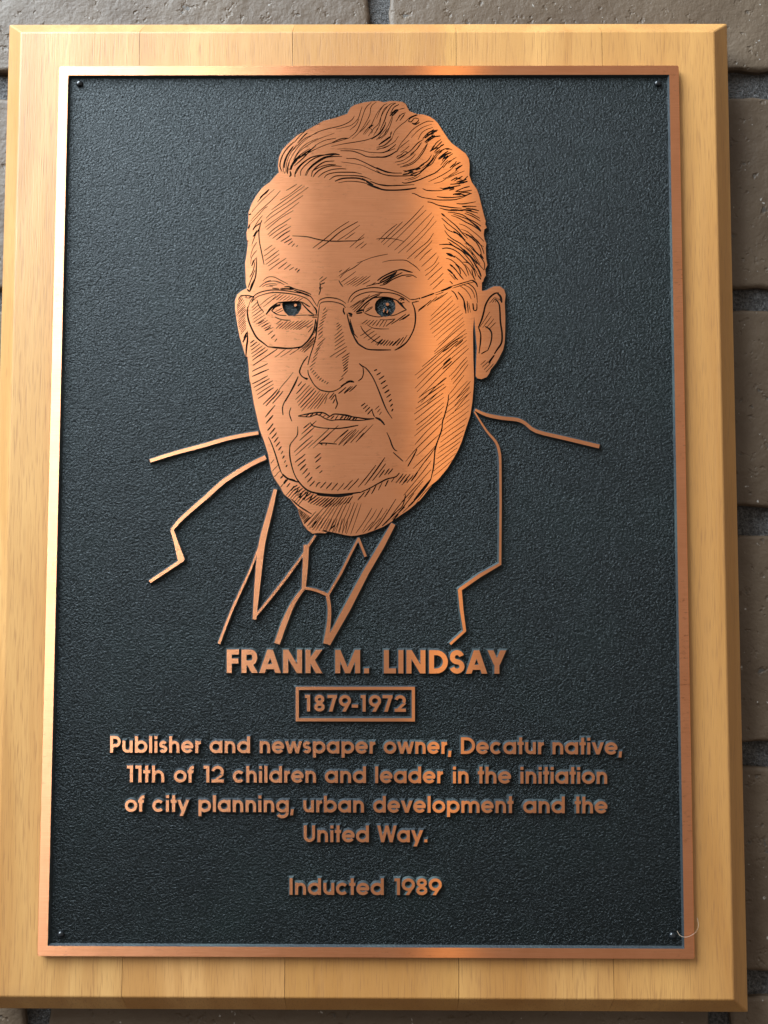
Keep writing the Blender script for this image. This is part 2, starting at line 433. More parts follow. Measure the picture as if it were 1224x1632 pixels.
plate = loft('metal_plate', [(rrect(0, 0, W, HH, 0.0006), 0.0030), (rrect(0, 0, W, HH, 0.0006), yp + 0.0001), (rrect(0.0030, 0.0030, W - 0.0030, HH - 0.0030, 0.0003), yp + 0.0001), (rrect(0.0031, 0.0031, W - 0.0031, HH - 0.0031, 0.0003), yp)], [EDGE, LEATHER], plaque, [0, 0, 1], True, 1)
iw = 0.0039
loft('rim', [(rrect(-0.00002, -0.00002, W + 0.00002, HH + 0.00002, 0.0008), 0.0026),
             (rrect(0, 0, W, HH, 0.0008), 0.00012), (rrect(0.00012, 0.00012, W - 0.00012, HH - 0.00012, 0.0007), 0.0),
             (rrect(iw, iw, W - iw, HH - iw, 0.00015), 0.0),
             (rrect(iw + 0.0006, iw + 0.0006, W - iw - 0.0006, HH - iw - 0.0006, 0.0001), yp + 0.00005)], [COPPER, SIDE, EDGE], plate, [2, 0, 0, 1])
for px in ((127, 134), (1048, 133.5), (97, 1489), (1071.5, 1491)):
    x, z = mm([px], yp)[0] / 1000; n = 14; rings = []
    for a in (0, 20, 40, 58, 74):
        rr = 0.00145 * math.cos(math.radians(a)); yy = yp - 0.00115 * math.sin(math.radians(a))
        rings.append(([(x + rr * math.cos(2 * math.pi * i / n), z + rr * math.sin(2 * math.pi * i / n)) for i in range(n)], yy))
    loft('rivet', rings, [RIVET], plate, None, True, 0, True)

# ------------------------------------------------------------------ traced portrait
STROKES = """
T 430 150 6.12
9 235 465 160 540 115 620 98 700 120 755
7 240 470 300 400 400 315 495 290
7 210 540 150 630 130 720 145 775
14 230 510 180 580 150 650 140 720
6 265 490 200 580 165 670 155 770
8 270 480 340 400 370 380
7 370 430 460 373 560 340 680 312 760 280 810 240 825 210
6 645 340 720 325 800 300 860 240 885 170 900 120
6 780 350 840 300 870 240
7 215 560 290 480 350 430 460 380
6 190 770 180 690 220 600 290 500 370 430
6 230 640 280 560 350 490 470 430
6 210 700 250 620 300 550 400 480 470 440 630 380
7 190 740 230 660 300 590 390 530
10 400 535 320 600 260 640 220 700 200 740
16 270 640 230 680 205 730
20 240 650 215 700 205 740
16 300 600 250 640 215 700
9 240 700 330 620 400 545 450 500
7 250 640 330 600 440 540 560 490 650 465 770 430
8 770 430 700 435 610 470
13 400 540 340 580 280 630
6 440 500 540 450 650 430
12 190 805 205 790 200 750
10 175 780 170 740 190 660
7 600 510 720 485 850 465 950 445 1020 415 1080 370 1120 300
7 770 430 840 370 880 290 910 200 940 130 990 80
6 805 435 870 375 930 290 975 200 990 120 1040 75
6 880 370 930 320 980 250
6 910 395 950 340 1000 290
12 960 330 1010 300
6 980 330 1000 360 990 385
6 925 395 975 330 1010 260 1050 180 1110 110 1145 92
6 960 410 1010 340 1060 290 1090 210 1140 130 1180 95 1215 85
6 1010 405 1060 330
11 990 440 1050 400 1100 340 1125 300
6 1040 450 1080 400 1140 330 1180 250 1200 180
11 1065 495 1130 450 1180 415
6 1060 520 1130 495 1190 440
6 1040 535 1130 520 1224 460
6 1175 420 1180 370
6 1060 440 1110 400 1145 340
7 660 535 780 535 880 545 960 565 1050 572 1110 570 1170 550 1224 530
8 690 552 800 555 880 580 950 610 1040 615 1130 612 1180 595 1224 565
9 245 810 250 760 290 700 350 650 430 605
8 250 780 300 700 380 630 470 600 560 590
8 300 795 305 745 350 690 430 630 530 595 680 590
12 540 590 620 583 682 592
8 345 795 370 740 430 680 520 620 600 600 640 590
8 355 795 390 730 460 670 550 620 640 608 705 608
9 405 805 420 750 470 700 540 660 630 652
8 425 745 480 715 560 690 645 688
9 420 810 450 770 510 725 600 700 700 705
8 470 812 520 770 600 738 680 728 745 730
8 530 818 560 785 640 765 740 762 830 765 900 780
8 580 835 640 800 740 795 850 797 920 808 990 835
14 635 850 700 825 780 818 870 822 930 845
7 670 865 760 850 860 855 930 868 960 880
10 900 820 950 850 1010 885
14 940 850 1010 895
12 950 880 1040 905
10 980 850 1060 880 1130 892 1224 893
15 960 885 1040 915 1120 935 1224 937
8 745 627 830 630 910 660 1000 705 1080 740 1150 765 1224 768
6 700 662 800 675 900 695 1000 740 1100 780 1224 798
T 600 150 6.12
8 0 410 40 380 80 310 90 270
8 35 350 60 300 85 240 105 180 150 110 190 85
6 0 350 30 300 50 200 80 140 135 100
6 0 240 30 170 70 110 105 92
6 100 195 140 120 190 88
8 135 190 170 130 220 100
13 130 215 190 150
13 150 215 215 150
8 180 180 215 160
10 145 185 205 148
6 220 150 280 135
6 190 270 230 200
7 190 265 240 200 285 182
8 228 258 275 195
6 40 440 100 380 140 290 160 220
6 0 440 70 400 120 330
9 20 498 80 450 140 410
12 100 440 140 415
6 140 400 150 360
6 0 520 70 500 130 450 150 430
6 0 545 100 510 170 470 215 410
8 0 572 60 570 120 545 190 490
7 150 440 180 360 240 300 280 270 330 225 400 195
8 310 265 330 235 380 210 400 210
8 310 265 340 270 370 235 410 240
9 345 280 370 290 400 270 415 245
8 380 300 420 275
14 350 285 385 297
7 195 560 240 480 300 410 350 350 420 300 500 265 555 268
12 0 612 60 615 120 600 200 555
6 340 425 390 370 450 325 540 292
7 405 445 440 380 490 345 550 325
11 450 435 520 370 600 350
14 470 430 540 380 590 360
14 470 470 530 420 570 405
12 480 480 560 420 625 408
16 500 450 550 400
11 490 400 560 385
9 520 370 560 345
8 500 480 460 560 400 640 330 690 230 712
8 440 470 390 540 330 590
8 200 630 260 600 330 555 400 480 460 440
6 190 620 220 600 250 590
7 200 605 240 590 270 565 300 568 270 600 210 635
6 200 560 230 520 320 450
6 235 570 280 540 320 505
7 180 665 260 645 330 600 370 570
6 200 690 280 670 340 630 380 590
7 260 700 340 670 400 620 450 550 490 490
8 560 500 535 545
15 520 560 550 540 600 520
9 550 545 600 500 640 460
9 560 570 600 530 660 488
8 555 530 580 480 630 440
12 620 510 658 490
8 570 580 620 540
8 540 590 500 650 440 690 410 720
7 560 590 540 640 490 690 440 725
16 255 785 320 775
20 310 770 360 755
12 270 760 340 740 430 720
10 330 790 400 760
11 380 740 430 725
8 260 745 330 750 400 720 465 685
8 0 715 70 745 150 768 250 770
9 0 745 60 780 150 797 250 798 330 795 400 785 450 745 500 700 550 640 580 590 630 550 680 530
6 340 770 420 755 480 710 540 640
7 450 735 540 680 590 600 640 560
8 590 600 640 550 690 530 740 545
13 605 640 660 600 720 570
11 640 650 680 590 730 570
16 655 630 700 600
8 625 695 660 650 700 610 745 580
8 680 540 720 535
10 600 630 650 590 700 555
8 650 720 690 670 740 640
6 645 715 660 680 700 640
6 700 680 740 640 780 615
9 248 860 280 868 340 858 420 835 500 800 570 770 620 730 650 700
6 275 835 350 815 400 790
6 305 842 380 820 430 790
7 508 855 560 830 640 790 720 740 760 700
10 715 720 760 680
10 740 715 790 680 820 665
12 770 730 830 695
8 770 745 840 690
8 760 690 780 655
6 560 872 640 850 720 790 790 740
6 650 825 720 800 800 750
6 690 825 760 790 860 748
9 725 845 790 810
10 760 845 840 800
12 780 860 880 830
10 720 880 800 870 850 840 890 800
8 800 880 860 850
13 820 870 890 850
9 770 820 830 830
7 615 915 660 920 720 900
14 640 935 700 920 760 915
9 650 920 740 905 820 890
8 710 938 760 925
8 450 922 490 938 560 943 640 940
9 770 950 850 915 910 900
9 770 950 840 950 930 938
12 745 980 800 970 860 985
9 750 975 820 985
9 590 1000 680 1010 780 1005 860 990 930 968
8 800 965 870 960 925 970
8 345 968 380 975 440 1005 520 1020 600 1032 680 1033 760 1030 830 1012 900 980
8 0 875 60 885 130 893 230 890 370 883
14 0 905 60 930 140 937 230 935 310 928 390 915
T 600 300 6.12
9 498 133 540 140 600 165 680 180 760 190 830 195
8 780 148 850 152 970 132
12 835 178 880 180
8 840 178 900 175 975 178
10 870 195 940 205 1000 220
13 840 210 930 215
9 860 205 900 220 990 242
14 790 215 850 215
9 615 192 680 210 760 218 830 215
7 720 205 800 210
8 870 230 930 250 1010 295
9 695 233 760 240 840 260 900 300 960 330 1020 370
8 750 253 830 280 900 310 960 360 1015 415
13 900 310 980 370 1020 415
8 860 245 940 275 1015 322
8 730 265 800 290 870 330 950 370 1020 425
7 805 347 870 370 940 420 1000 470 1050 520
13 632 245 670 275
8 660 268 720 320 780 370 830 430 890 490
8 635 290 690 340 740 380 800 430 870 510
8 655 350 690 400 750 430 800 450 850 500 900 560
13 750 418 800 450 830 480
13 870 520 910 560
8 860 540 920 560 970 620 1030 680
8 665 412 700 460 750 500 820 540 880 590 950 650
9 690 490 740 520 800 560 860 610 920 670 980 740
8 705 525 750 560 820 600 900 660
9 610 550 650 548 720 550 780 580 840 620 900 690 950 760
9 640 590 680 583 740 595 800 630 860 690 920 750 960 800
14 680 635 720 645 765 675
12 690 645 740 665
17 700 645 760 668
8 760 660 820 710 870 770 900 850
8 678 683 730 700 790 750 840 800 880 860
9 840 720 900 730 950 800 970 860
14 715 742 750 770
9 720 745 760 780 800 830 845 885
9 770 740 810 790 820 840
14 692 790 720 810 750 840
13 750 840 780 885
6 710 830 770 895
8 760 860 795 895
7 820 400 880 420 940 470 1000 540 1050 575
8 880 450 940 480 990 520 1030 580 1050 640
7 830 430 900 460 960 520
8 900 470 960 510 1010 590 1025 650
12 870 450 940 480
8 940 590 990 640 1030 690 1055 740 1050 800
7 890 540 940 600 1000 660
12 1010 640 1045 690
7 900 580 960 660 1010 740
7 870 560 930 640 990 730 1050 800
7 850 590 920 660 1000 750
8 880 620 930 690 990 790 1020 870
7 800 560 860 620 930 690 975 780
8 950 720 1000 800 1025 860
10 990 850 1020 890
9 930 790 940 850 965 900
6 915 710 960 790 990 850
7 860 740 900 790 930 850
7 810 850 850 890
8 715 905 745 935
7 20 510 100 430 200 350
7 45 530 150 430 255 327
7 65 552 200 430 340 300 460 170
6 110 575 230 460 370 320 485 212
6 175 605 300 490 430 350 540 238
6 210 635 330 530 480 380 560 270
6 290 625 420 500 585 318
7 300 690 400 600 500 520 557 437
7 370 685 470 590 520 540 543 508
7 420 705 480 640 543 588
7 440 765 520 690 585 630
6 470 808 560 740 605 665
6 475 855 540 800 613 722
7 500 893 580 820 643 765
7 520 950 600 880 653 827
7 548 988 600 940 655 885
7 0 495 60 490 130 490 200 500 265 518
7 58 722 130 705 220 700 290 705 340 735 390 770 425 808
T 380 300 6.12
6 466 22 571 -40
6 406 117 500 60 621 -33
6 321 212 420 140 646 -23
6 268 295 330 235 460 150 681 -10
6 250 345 310 290 450 195 631 70
6 260 382 330 330 470 230 591 137
6 275 405 400 300 535 217
7 285 455 350 395 430 345 512 290
7 300 470 380 410 475 350
7 333 490 400 440 512 370
8 370 505 440 450 505 412
8 412 520 500 462
8 445 535 520 490
7 483 555 530 515
7 520 570 548 540
6 563 572 580 555
6 252 608 330 555
6 245 665 360 580
7 258 705 395 605
7 265 745 400 640
7 285 762 400 685
7 298 802 380 740 465 683
7 387 787 475 718
7 445 793 510 742
7 495 800 540 770
8 553 800 575 780
8 570 820 598 792
8 185 135 240 70 300 10
14 210 95 300 10
6 130 235 200 150 260 90 350 10
6 120 320 200 230 300 140 360 80 410 25
6 115 350 200 260 250 200 285 178
10 100 260 125 250
16 98 395 112 350
6 235 265 200 310 140 400
9 140 410 170 370 215 340 230 310
8 218 340 200 400 150 470
8 140 475 180 410
9 215 345 200 420 205 520 225 620 250 745
6 130 555 160 470 190 410
6 115 680 140 590 180 525
6 120 740 130 670 180 605
7 125 760 170 680
10 130 760 150 700
10 95 520 90 510
9 178 675 175 760 165 870 120 990 100 1010
8 110 870 145 800 160 720
8 95 970 120 900 160 800
8 120 960 160 880
16 85 985 105 1005
12 150 900 110 1000
8 525 465 600 468 680 475 760 495 850 512 950 517 1050 515 1160 510 1224 480
7 725 585 850 490 960 400 1080 322
8 775 595 880 520 1000 420 1165 325
6 965 512 1060 450 1185 360
6 1038 500 1140 430
6 1085 578 1150 520 1230 445
6 1140 585 1224 520
6 1190 588 1250 540
6 790 890 825 860
7 800 915 860 870
9 785 1040 800 990 795 920
8 800 940 845 920
11 795 990 793 960
8 805 975 820 970
T 370 440 6.12
7 300 45 350 10 410 10 470 40 545 78
7 265 108 320 65 400 48 460 60 510 85
6 320 60 380 40
6 290 108 340 80 430 72
6 360 90 440 85
6 330 98 400 100
14 470 125 540 125 600 130
10 510 105 560 105 620 128 700 150 770 180
14 560 110 600 125
15 640 150 700 170 760 195
8 390 118 460 125
10 600 135 700 175 770 200
8 160 300 180 240 230 180 300 150 400 135 500 140 600 155 680 170 760 195 800 250 825 290
8 185 260 240 205 320 175 400 160 500 165 600 178 680 200 740 230 790 290 815 330
13 800 300 820 330 825 370
6 145 310 165 290
13 155 300 148 350 160 430 190 510 240 600 300 650 350 690
14 350 690 430 698 530 705 620 700 690 685
14 690 685 740 630 780 570 800 520 815 420
8 640 705 690 690
8 165 210 210 195
10 80 190 150 190 215 205
7 120 210 180 215
8 130 185 140 205
8 60 235 80 200 130 188
8 215 205 190 250
H 16 6 ; 45 290 45 400 60 480 85 570 ; 95 200 135 280 130 400 135 500
13 148 540 150 620 140 700 135 780
10 110 600 150 545
9 105 650 130 600
10 110 620 140 570
8 100 640 145 580
20 330 375 380 310 440 265
16 440 262 540 252 640 250 700 262
10 350 355 400 300 480 270
15 680 265 720 310 760 350 800 380
10 690 260 760 300
8 800 380 840 378
8 780 400 830 400
10 740 380 800 385
8 380 330 400 350 450 378 530 385
7 600 388 660 382 740 380
14 385 340 420 300 470 285
6 400 300 450 285
6 420 350 490 310
6 430 365 500 330
8 415 398 460 418 520 430 570 430
7 410 350 440 375
8 245 235 260 290 310 352
6 265 290 350 220 430 175
6 300 305 380 240 430 190
H 8 6 ; 395 232 640 245 ; 470 175 690 215
H 11 6 ; 190 310 187 380 215 460 330 530 ; 250 250 300 320 330 400 400 500
H 6 8 ; 250 465 300 510 370 600 415 640 ; 315 430 370 480 410 550 438 610
H 9 7 ; 430 510 650 525 ; 500 445 790 430
7 725 510 790 465
7 740 548 790 490
7 430 465 480 430
8 830 300 850 240 900 215 950 210 1020 220 1070 240 1110 268
8 850 280 880 255 950 248 1020 258 1080 280 1105 310
12 1090 310 1085 340 1100 370
14 1130 360 1165 370 1160 390
8 1135 385 1170 395
9 852 285 840 380 830 480 815 600 790 690 760 780 738 868
9 815 420 822 480 805 560
9 1120 370 1140 460 1170 560 1224 640
8 1150 420 1175 540 1224 600
H 9 7 ; 890 335 875 400 835 520 840 615 ; 915 305 932 345 885 480 885 570
H 6 7 ; 830 680 800 770 760 885 ; 910 605 850 710 812 842
H 9 7 ; 760 920 810 990 870 1030 920 1055 ; 785 895 840 965 890 1010 938 1035
11 740 780 700 830 670 890 658 940 690 985 740 1000
15 690 985 735 1010
9 738 915 745 960 770 1010 800 1060 850 1105 900 1122 960 1128 1010 1115 1060 1085 1110 1045
17 1060 1075 1110 1045 1150 1030 1190 1034
12 1110 1035 1150 1023 1185 1030
H 3 7 ; 1015 470 1020 525 ; 1040 455 1070 480
H 5 7 ; 1000 580 1000 720 ; 1075 515 1105 650
7 952 790 1030 740 1120 685
7 1010 795 1115 718
H 6 8 ; 1070 800 1080 880 1085 930 ; 1145 750 1130 850 1130 890
7 1065 985 1130 920
7 1045 1025 1085 990
H 3 8 ; 1040 1145 1140 1130 ; 1110 1085 1210 1065
H 6 8 ; 175 655 195 825 ; 218 622 350 715
8 205 870 310 800 440 712
9 195 930 347 853
9 195 980 358 908
H 5 8 ; 193 1053 235 1135 252 1195 ; 350 970 405 1040 408 1085
6 415 792 520 715
6 470 790 585 715
6 560 768 640 715
6 700 740 810 620
7 690 715 815 590
6 760 640 800 590
H 4 6 ; 640 720 700 745 ; 790 570 815 640
6 595 938 540 1010 480 1080 400 1200
10 645 980 610 1060 560 1150 520 1224
T 380 580 6.12
10 582 122 550 190 500 290 450 370 430 430 435 498
8 512 425 497 480 510 530 522 560
9 240 395 385 245
9 268 410 405 262
8 333 385 435 265
9 262 520 310 460 358 403
12 268 582 338 500
H 10 9 ; 283 650 345 770 412 880 462 1005 ; 340 580 385 700 435 848 477 985
10 292 712 320 770 360 880 390 980 410 1040 430 1080
15 430 1080 480 1120 540 1140 590 1155
8 578 610 575 690 540 740 510 780 500 820
10 500 790 500 880 512 960 540 1060 580 1140 620 1190
8 580 218 617 172
8 563 292 657 190
H 5 8 ; 553 352 575 385 618 458 ; 690 210 730 240 790 265
H 4 7 ; 672 440 765 440 ; 800 290 885 280
6 840 390 865 320
8 883 340 935 280
8 900 355 940 300
8 920 385 945 340
10 945 295 955 350 965 390 945 438
8 975 290 1045 235
8 1030 290 1115 220
8 1085 270 1155 205
12 582 508 640 495 720 480 800 473 850 485 890 510 930 490 990 492 1060 500 1130 520 1224 530
9 582 510 640 515 700 515 760 495 800 505 840 530 900 550 960 545 1050 545 1120 550 1224 548
H 12 8 ; 655 513 770 500 850 530 930 545 1110 548 ; 690 490 810 478 890 512 990 495 1140 525
9 698 570 730 605 800 622 880 628 960 630 1060 620 1168 600
9 633 628 695 578
8 615 685 700 610 760 555
8 597 747 660 690 740 618
8 542 862 640 770 725 700
7 555 895 650 810 730 740
7 678 822 780 730 885 630
7 728 822 830 730 920 650
7 820 750 900 670 975 600
7 930 770 1000 700 1070 640
7 975 790 1050 700 1115 645
7 1020 800 1150 645
7 1095 770 1190 660
7 1145 765 1224 670
10 780 775 850 772 960 782
9 790 770 820 790
8 850 795 860 775
H 7 10 ; 553 960 600 1035 692 1195 ; 648 882 665 1000 745 1140
9 742 920 800 872
9 750 962 808 908
8 752 1025 800 990
8 790 1065 818 1040
T 420 680 6.12
8 510 590 530 555 555 542
H 4 8 ; 555 598 720 628 ; 608 540 785 550
8 780 612 870 520
8 822 620 930 505
20 325 510 390 590 460 635 560 655 700 665 830 655 945 640
24 520 662 620 672 740 677 870 660
15 185 460 230 500 290 520 330 540
H 8 10 ; 165 505 225 590 340 690 440 740 ; 190 478 260 550 360 620 480 660
15 195 560 235 515
H 14 9 ; 280 600 340 690 450 750 600 790 ; 330 570 420 620 560 690 700 695
H 7 9 ; 590 790 690 780 820 750 ; 700 695 780 690 870 680
6 70 360 102 320
6 85 435 145 372
6 100 492 162 430
6 165 590 195 555
H 7 7 ; 220 670 340 765 ; 290 590 440 640
11 270 705 340 770 400 810 470 853
H 9 9 ; 338 825 365 890 395 945 ; 352 800 400 835 455 880
H 11 6 ; 440 960 600 1000 760 1045 850 1050 ; 620 760 760 740 870 740 950 760
H 4 6 ; 900 1040 1080 1005 ; 1060 790 1210 800
H 14 6 ; 400 950 470 1010 560 1020 700 1035 800 1040 ; 510 830 560 880 620 900 740 900 820 900
13 470 985 520 920
11 640 1010 700 955
14 580 1015 620 1022
T 560 680 6.12
8 65 592 150 490 240 375
10 130 572 230 440 328 300
8 205 527 335 360
9 268 497 325 418
9 322 473 372 408
9 357 465 405 408
11 80 645 170 605 270 550 350 510 430 490 470 450
H 6 9 ; 60 720 187 660 320 590 390 540 ; 130 635 265 560 385 510 420 495
H 4 8 ; 432 553 540 550 ; 508 455 605 470
12 585 530 650 435
6 110 1040 215 925
7 160 1020 285 890
8 230 1003 300 920 435 705
12 300 970 390 880 440 830
9 440 830 500 770 530 660
13 465 835 520 780
8 395 905 470 830 540 740 610 650
11 405 915 460 850
7 340 940 450 790 610 600
7 500 838 600 740 700 620
13 555 780 620 720
11 555 780 620 715 680 650 740 570 775 515
10 775 515 800 400 810 300 820 200 860 90 885 0
6 640 730 740 610 870 500
T 640 440 6.12
8 160 345 235 285
8 165 330 290 235
7 250 290 345 200
7 310 250 380 210 450 160
6 320 240 400 185
H 8 6 ; 285 392 272 478 317 605 352 672 ; 485 198 535 290 600 345 610 440
7 317 740 470 590 612 470
7 320 760 480 640 625 520
7 200 885 350 760 500 640 638 556
7 130 968 300 830 480 660 600 590
7 155 1000 300 870 450 740 560 640 632 590
7 130 1095 300 920 470 770 635 625
7 150 1130 330 950 490 800 640 675
7 165 1190 350 1000 500 850 655 705
7 190 1235 330 1080 430 990
7 250 1240 340 1150 435 1075
10 400 740 550 630
10 525 690 600 620
11 405 865 480 795
10 400 910 490 830
H 3 7 ; 460 985 500 1050 ; 640 785 655 855
12 190 215 260 190 320 168
6 325 165 410 138
6 330 185 410 155
22 385 145 440 125 490 102
8 490 100 570 75 640 55 690 42 720 60 740 105
7 495 118 570 95 650 70 700 62
13 690 45 725 65 742 105
20 750 500 780 430 800 360 820 280 860 210 910 170 950 165
22 935 170 965 200 978 260
12 750 500 770 560 770 640 755 755
14 910 220 950 270 960 350 965 450 980 560 975 650 930 720 905 760
20 905 770 850 850
13 815 490 860 520 880 570 870 650 840 725
9 840 725 775 760
H 4 6 ; 760 500 850 520 ; 860 350 920 450
H 4 7 ; 770 865 820 940 ; 820 820 900 850
H 5 6 ; 855 265 970 250 ; 910 205 950 220
9 485 140 520 170 550 230
12 550 155 600 220 620 290 628 365
16 605 225 622 330
8 640 240 650 360
6 655 260 672 355
7 560 90 620 130 660 180 680 225
7 590 80 660 110 700 160 715 215
8 640 65 700 110 730 170 740 260
10 735 265 732 330 705 335
12 695 265 705 335
T 640 600 6.12
H 8 7 ; 165 210 120 370 145 495 122 585 ; 432 18 412 178 418 255 400 340
7 130 665 260 520 400 400
7 40 830 130 720 260 590 390 460
11 60 878 110 790 150 710
7 145 775 375 560
7 110 900 345 660
12 95 1022 160 925
8 160 925 330 690
7 20 1160 200 940 290 820
7 0 1224 150 1060 290 905
7 60 1190 210 1020
7 0 1060 60 1000
H 15 6 ; 455 185 425 400 400 530 380 650 335 800 300 980 ; 610 -10 665 60 672 200 650 330 625 490 500 810
H 3 6 ; 520 230 500 360 ; 670 50 655 170
10 460 180 450 260 420 380 400 440 390 530 350 640 325 740 315 880 285 1000
15 400 430 405 440
12 285 1000 220 1080 120 1205
T 540 560 6.12
10 198 118 235 150
9 235 150 240 210 225 260 188 290
10 230 140 280 180 340 270 400 410 460 560 520 655
H 10 10 ; 345 190 390 270 440 400 490 500 515 585 ; 372 175 440 230 490 360 520 470 530 560
H 4 9 ; 215 535 280 615 ; 258 503 330 560
H 3 8 ; 355 567 395 620 ; 395 530 415 590
9 320 560 335 610 350 640
22 355 645 400 665 440 705
10 430 700 450 718
11 0 615 90 630 180 645 270 658 345 655
8 0 665 80 668 150 675 230 672 345 658
H 6 8 ; 20 660 160 670 ; 50 622 180 645
8 0 750 90 738 190 720
7 0 845 95 765
7 0 915 90 830 170 755
7 40 922 195 770
7 115 890 200 800 275 725
7 165 888 250 800 335 712
10 468 790 500 860 520 920 545 960 570 972
9 530 985 580 1030 628 1073
T 540 400 6.12
6 175 118 240 95 320 65 400 45 480 30
7 230 100 150 160 60 210 10 265
6 0 205 30 188
6 0 245 60 200 110 160
6 20 305 100 250 165 200
H 5 6 ; 50 328 165 345 ; 170 250 305 245
6 232 328 305 285
8 0 285 15 315 40 348
16 375 290 430 250 500 215 560 190
18 400 300 450 265 520 230 570 200
15 550 195 610 182 680 200 720 210
13 380 320 440 295 500 260 560 220
8 268 345 340 325 400 315
6 300 340 360 305
9 400 335 450 325 520 280 600 245 650 235 710 235 760 260
7 655 252 710 245
11 430 320 480 290 540 250 620 210
8 88 505 110 450 160 400 240 370 340 357 430 365 520 385 600 415 660 450 700 475
8 115 500 160 450 230 415 320 398 420 405 500 408 570 425 640 460 690 500
8 700 473 740 472 780 462
8 715 502 780 490
9 780 455 795 470
12 715 505 740 570 748 660 735 750 700 830 660 890 600 940 545 968
17 660 890 620 925 560 962
13 80 610 90 660 110 720 130 790 160 860 200 915 260 950
12 200 910 270 955 360 965 510 965
8 110 670 130 740 150 800
13 165 600 210 560 260 510 330 460 400 425
15 330 460 400 450 480 455 560 480 600 510
11 560 480 610 530 660 575
15 600 500 640 560
20 175 595 215 580 240 575
12 170 610 230 600
8 240 600 250 550 300 500
8 250 600 330 550
6 270 570 330 540
8 250 605 310 630 380 643 430 640
8 505 635 560 620 620 590 660 575
6 600 490 630 460
14 600 455 640 480
8 580 480 610 455
8 610 510 640 500
7 150 560 250 480 350 430 440 405
H 4 7 ; 105 550 150 590 ; 215 480 300 430
7 400 670 470 672 548 662
8 510 715 580 670 655 615
8 590 680 690 615
15 620 670 690 620
8 460 735 550 660
H 7 7 ; 222 712 430 745 ; 280 672 470 675
7 275 718 330 750 400 760 490 760
8 212 730 240 780 300 840 370 890 430 905
H 5 7 ; 205 830 355 915 ; 320 755 430 855
H 6 9 ; 375 920 520 925 ; 430 860 560 880
H 3 8 ; 525 925 600 920 ; 600 850 665 825
9 50 560 43 590 60 620
14 95 610 130 625
D 540 400 6.12
P 352 520 365 490 395 462 440 452 490 455 530 475 550 510 552 560 535 600 505 632 460 642 415 638 375 610 352 570
I 458 508 480 505 492 520 480 535 462 530
I 430 590 442 560 450 562 440 600
I 465 600 475 575 482 580 474 608
D 370 440 6.12
P 485 275 500 255 560 250 640 250 678 268 672 320 645 365 605 388 550 388 512 350 495 315
I 603 280 612 270 628 272 632 285 620 298 605 295
"""
OUTLINE = """
T 430 150 6.12
0 860 60 790 88 765 80 700 88 620 120 545 180 480 270 400 400 330 520 262 640 232 755 192 775 155 790 128 830 105 920 80 1000 70 1060 66
T 600 150 6.12
40 72 75 80 130 68 190 68 250 75 285 95 300 130 320 165 360 182 400 195 460 200 520 220 565 250 600 285 640 350 700 440 740 485 790 520 870 580 900 630 908 680 908 720 905 790 930 860 980 930 1000 985
T 600 300 6.12
1015 130 1030 190 1050 270 1065 320 1060 350 1075 385 1052 402 1045 450 1055 500 1072 540 1065 580 1068 640 1070 690 1082 750 1060 790 1067 850 1048 880 1040 910 1028 920 1028 1000 1040 1002 1080 992
T 640 440 6.12
840 130 900 100 960 100 1000 130 1015 180 1006 260 1012 400 1010 560 1005 650 990 720 950 800 920 850 870 910 855 950 830 985 780 1005 740 997 723 975 726 880 730 780 735 700 722 560 708 395 697 520 697 650 700 800 706 1000
T 640 600 6.12
705 60 700 130 690 250 670 380 630 500 607 570 585 640 550 720 500 810 450 890 370 990 270 1090
T 560 680 6.12
700 680 665 720 635 740 625 755 560 810 470 870 400 920 310 977 240 1005 140 1042 60 1060 0 1066
T 420 680 6.12
790 1056 700 1035 625 1020 605 1040 530 1036 480 1045 430 1010 390 960 365 900 345 850 335 800 262 708 200 660 160 585 100 495 75 430 60 350 45 270 20 190
T 380 580 6.12
255 770 210 650 180 520 150 380 130 260 115 160
T 370 440 6.12
180 1080 165 960 158 850 150 790 130 780 100 680 75 600 55 500 40 400 28 320 28 240 50 180 90 145 125 128 145 118
T 380 300 6.12
72 930 70 870 68 800 66 730 80 640 92 540 84 500 80 470 78 430 92 390 98 320 98 240 130 150 175 70 230 0 270 -35
"""
rnd = random.Random(3)
def taper(n, w, lo=0.6):
    t = np.linspace(0, 1, n); k = np.minimum(1, lo + (1 - lo) * np.minimum(t, 1 - t) / 0.22)
    return w * k * (1 + 0.12 * np.sin(np.linspace(rnd.random() * 6, 6 + rnd.random() * 9, n)))
grooves = []; deeps = []; islands = []
def add_line(P, w, org, sc):
    P = np.asarray(P, float).reshape(-1, 2)
    if len(P) == 2:
        d = P[1] - P[0]; nrm = np.array([-d[1], d[0]]); 
        P = np.array([P[0], P[0] + d * .33 + nrm * rnd.uniform(-.012, .02), P[0] + d * .66 + nrm * rnd.uniform(-.012, .02), P[1]])
        P = smooth_path(P, 2)
    else: P = smooth_path(P, 4)
    g = P / sc + org
    grooves.append(mm(stroke_poly(g, taper(len(g), (WK * w if w < 8 else 1.25 * w if w < 10.5 else w + 2.4 if w < 15 else w * .95) / sc))))
def along(P, n):
    P = np.asarray(P, float).reshape(-1, 2)
    if n == 1: return P[:1]
    s = np.r_[0, np.cumsum(np.linalg.norm(np.diff(P, axis=0), axis=1))]; t = np.linspace(0, s[-1], n)
    return np.c_[np.interp(t, s, P[:, 0]), np.interp(t, s, P[:, 1])]
WK = 1.1
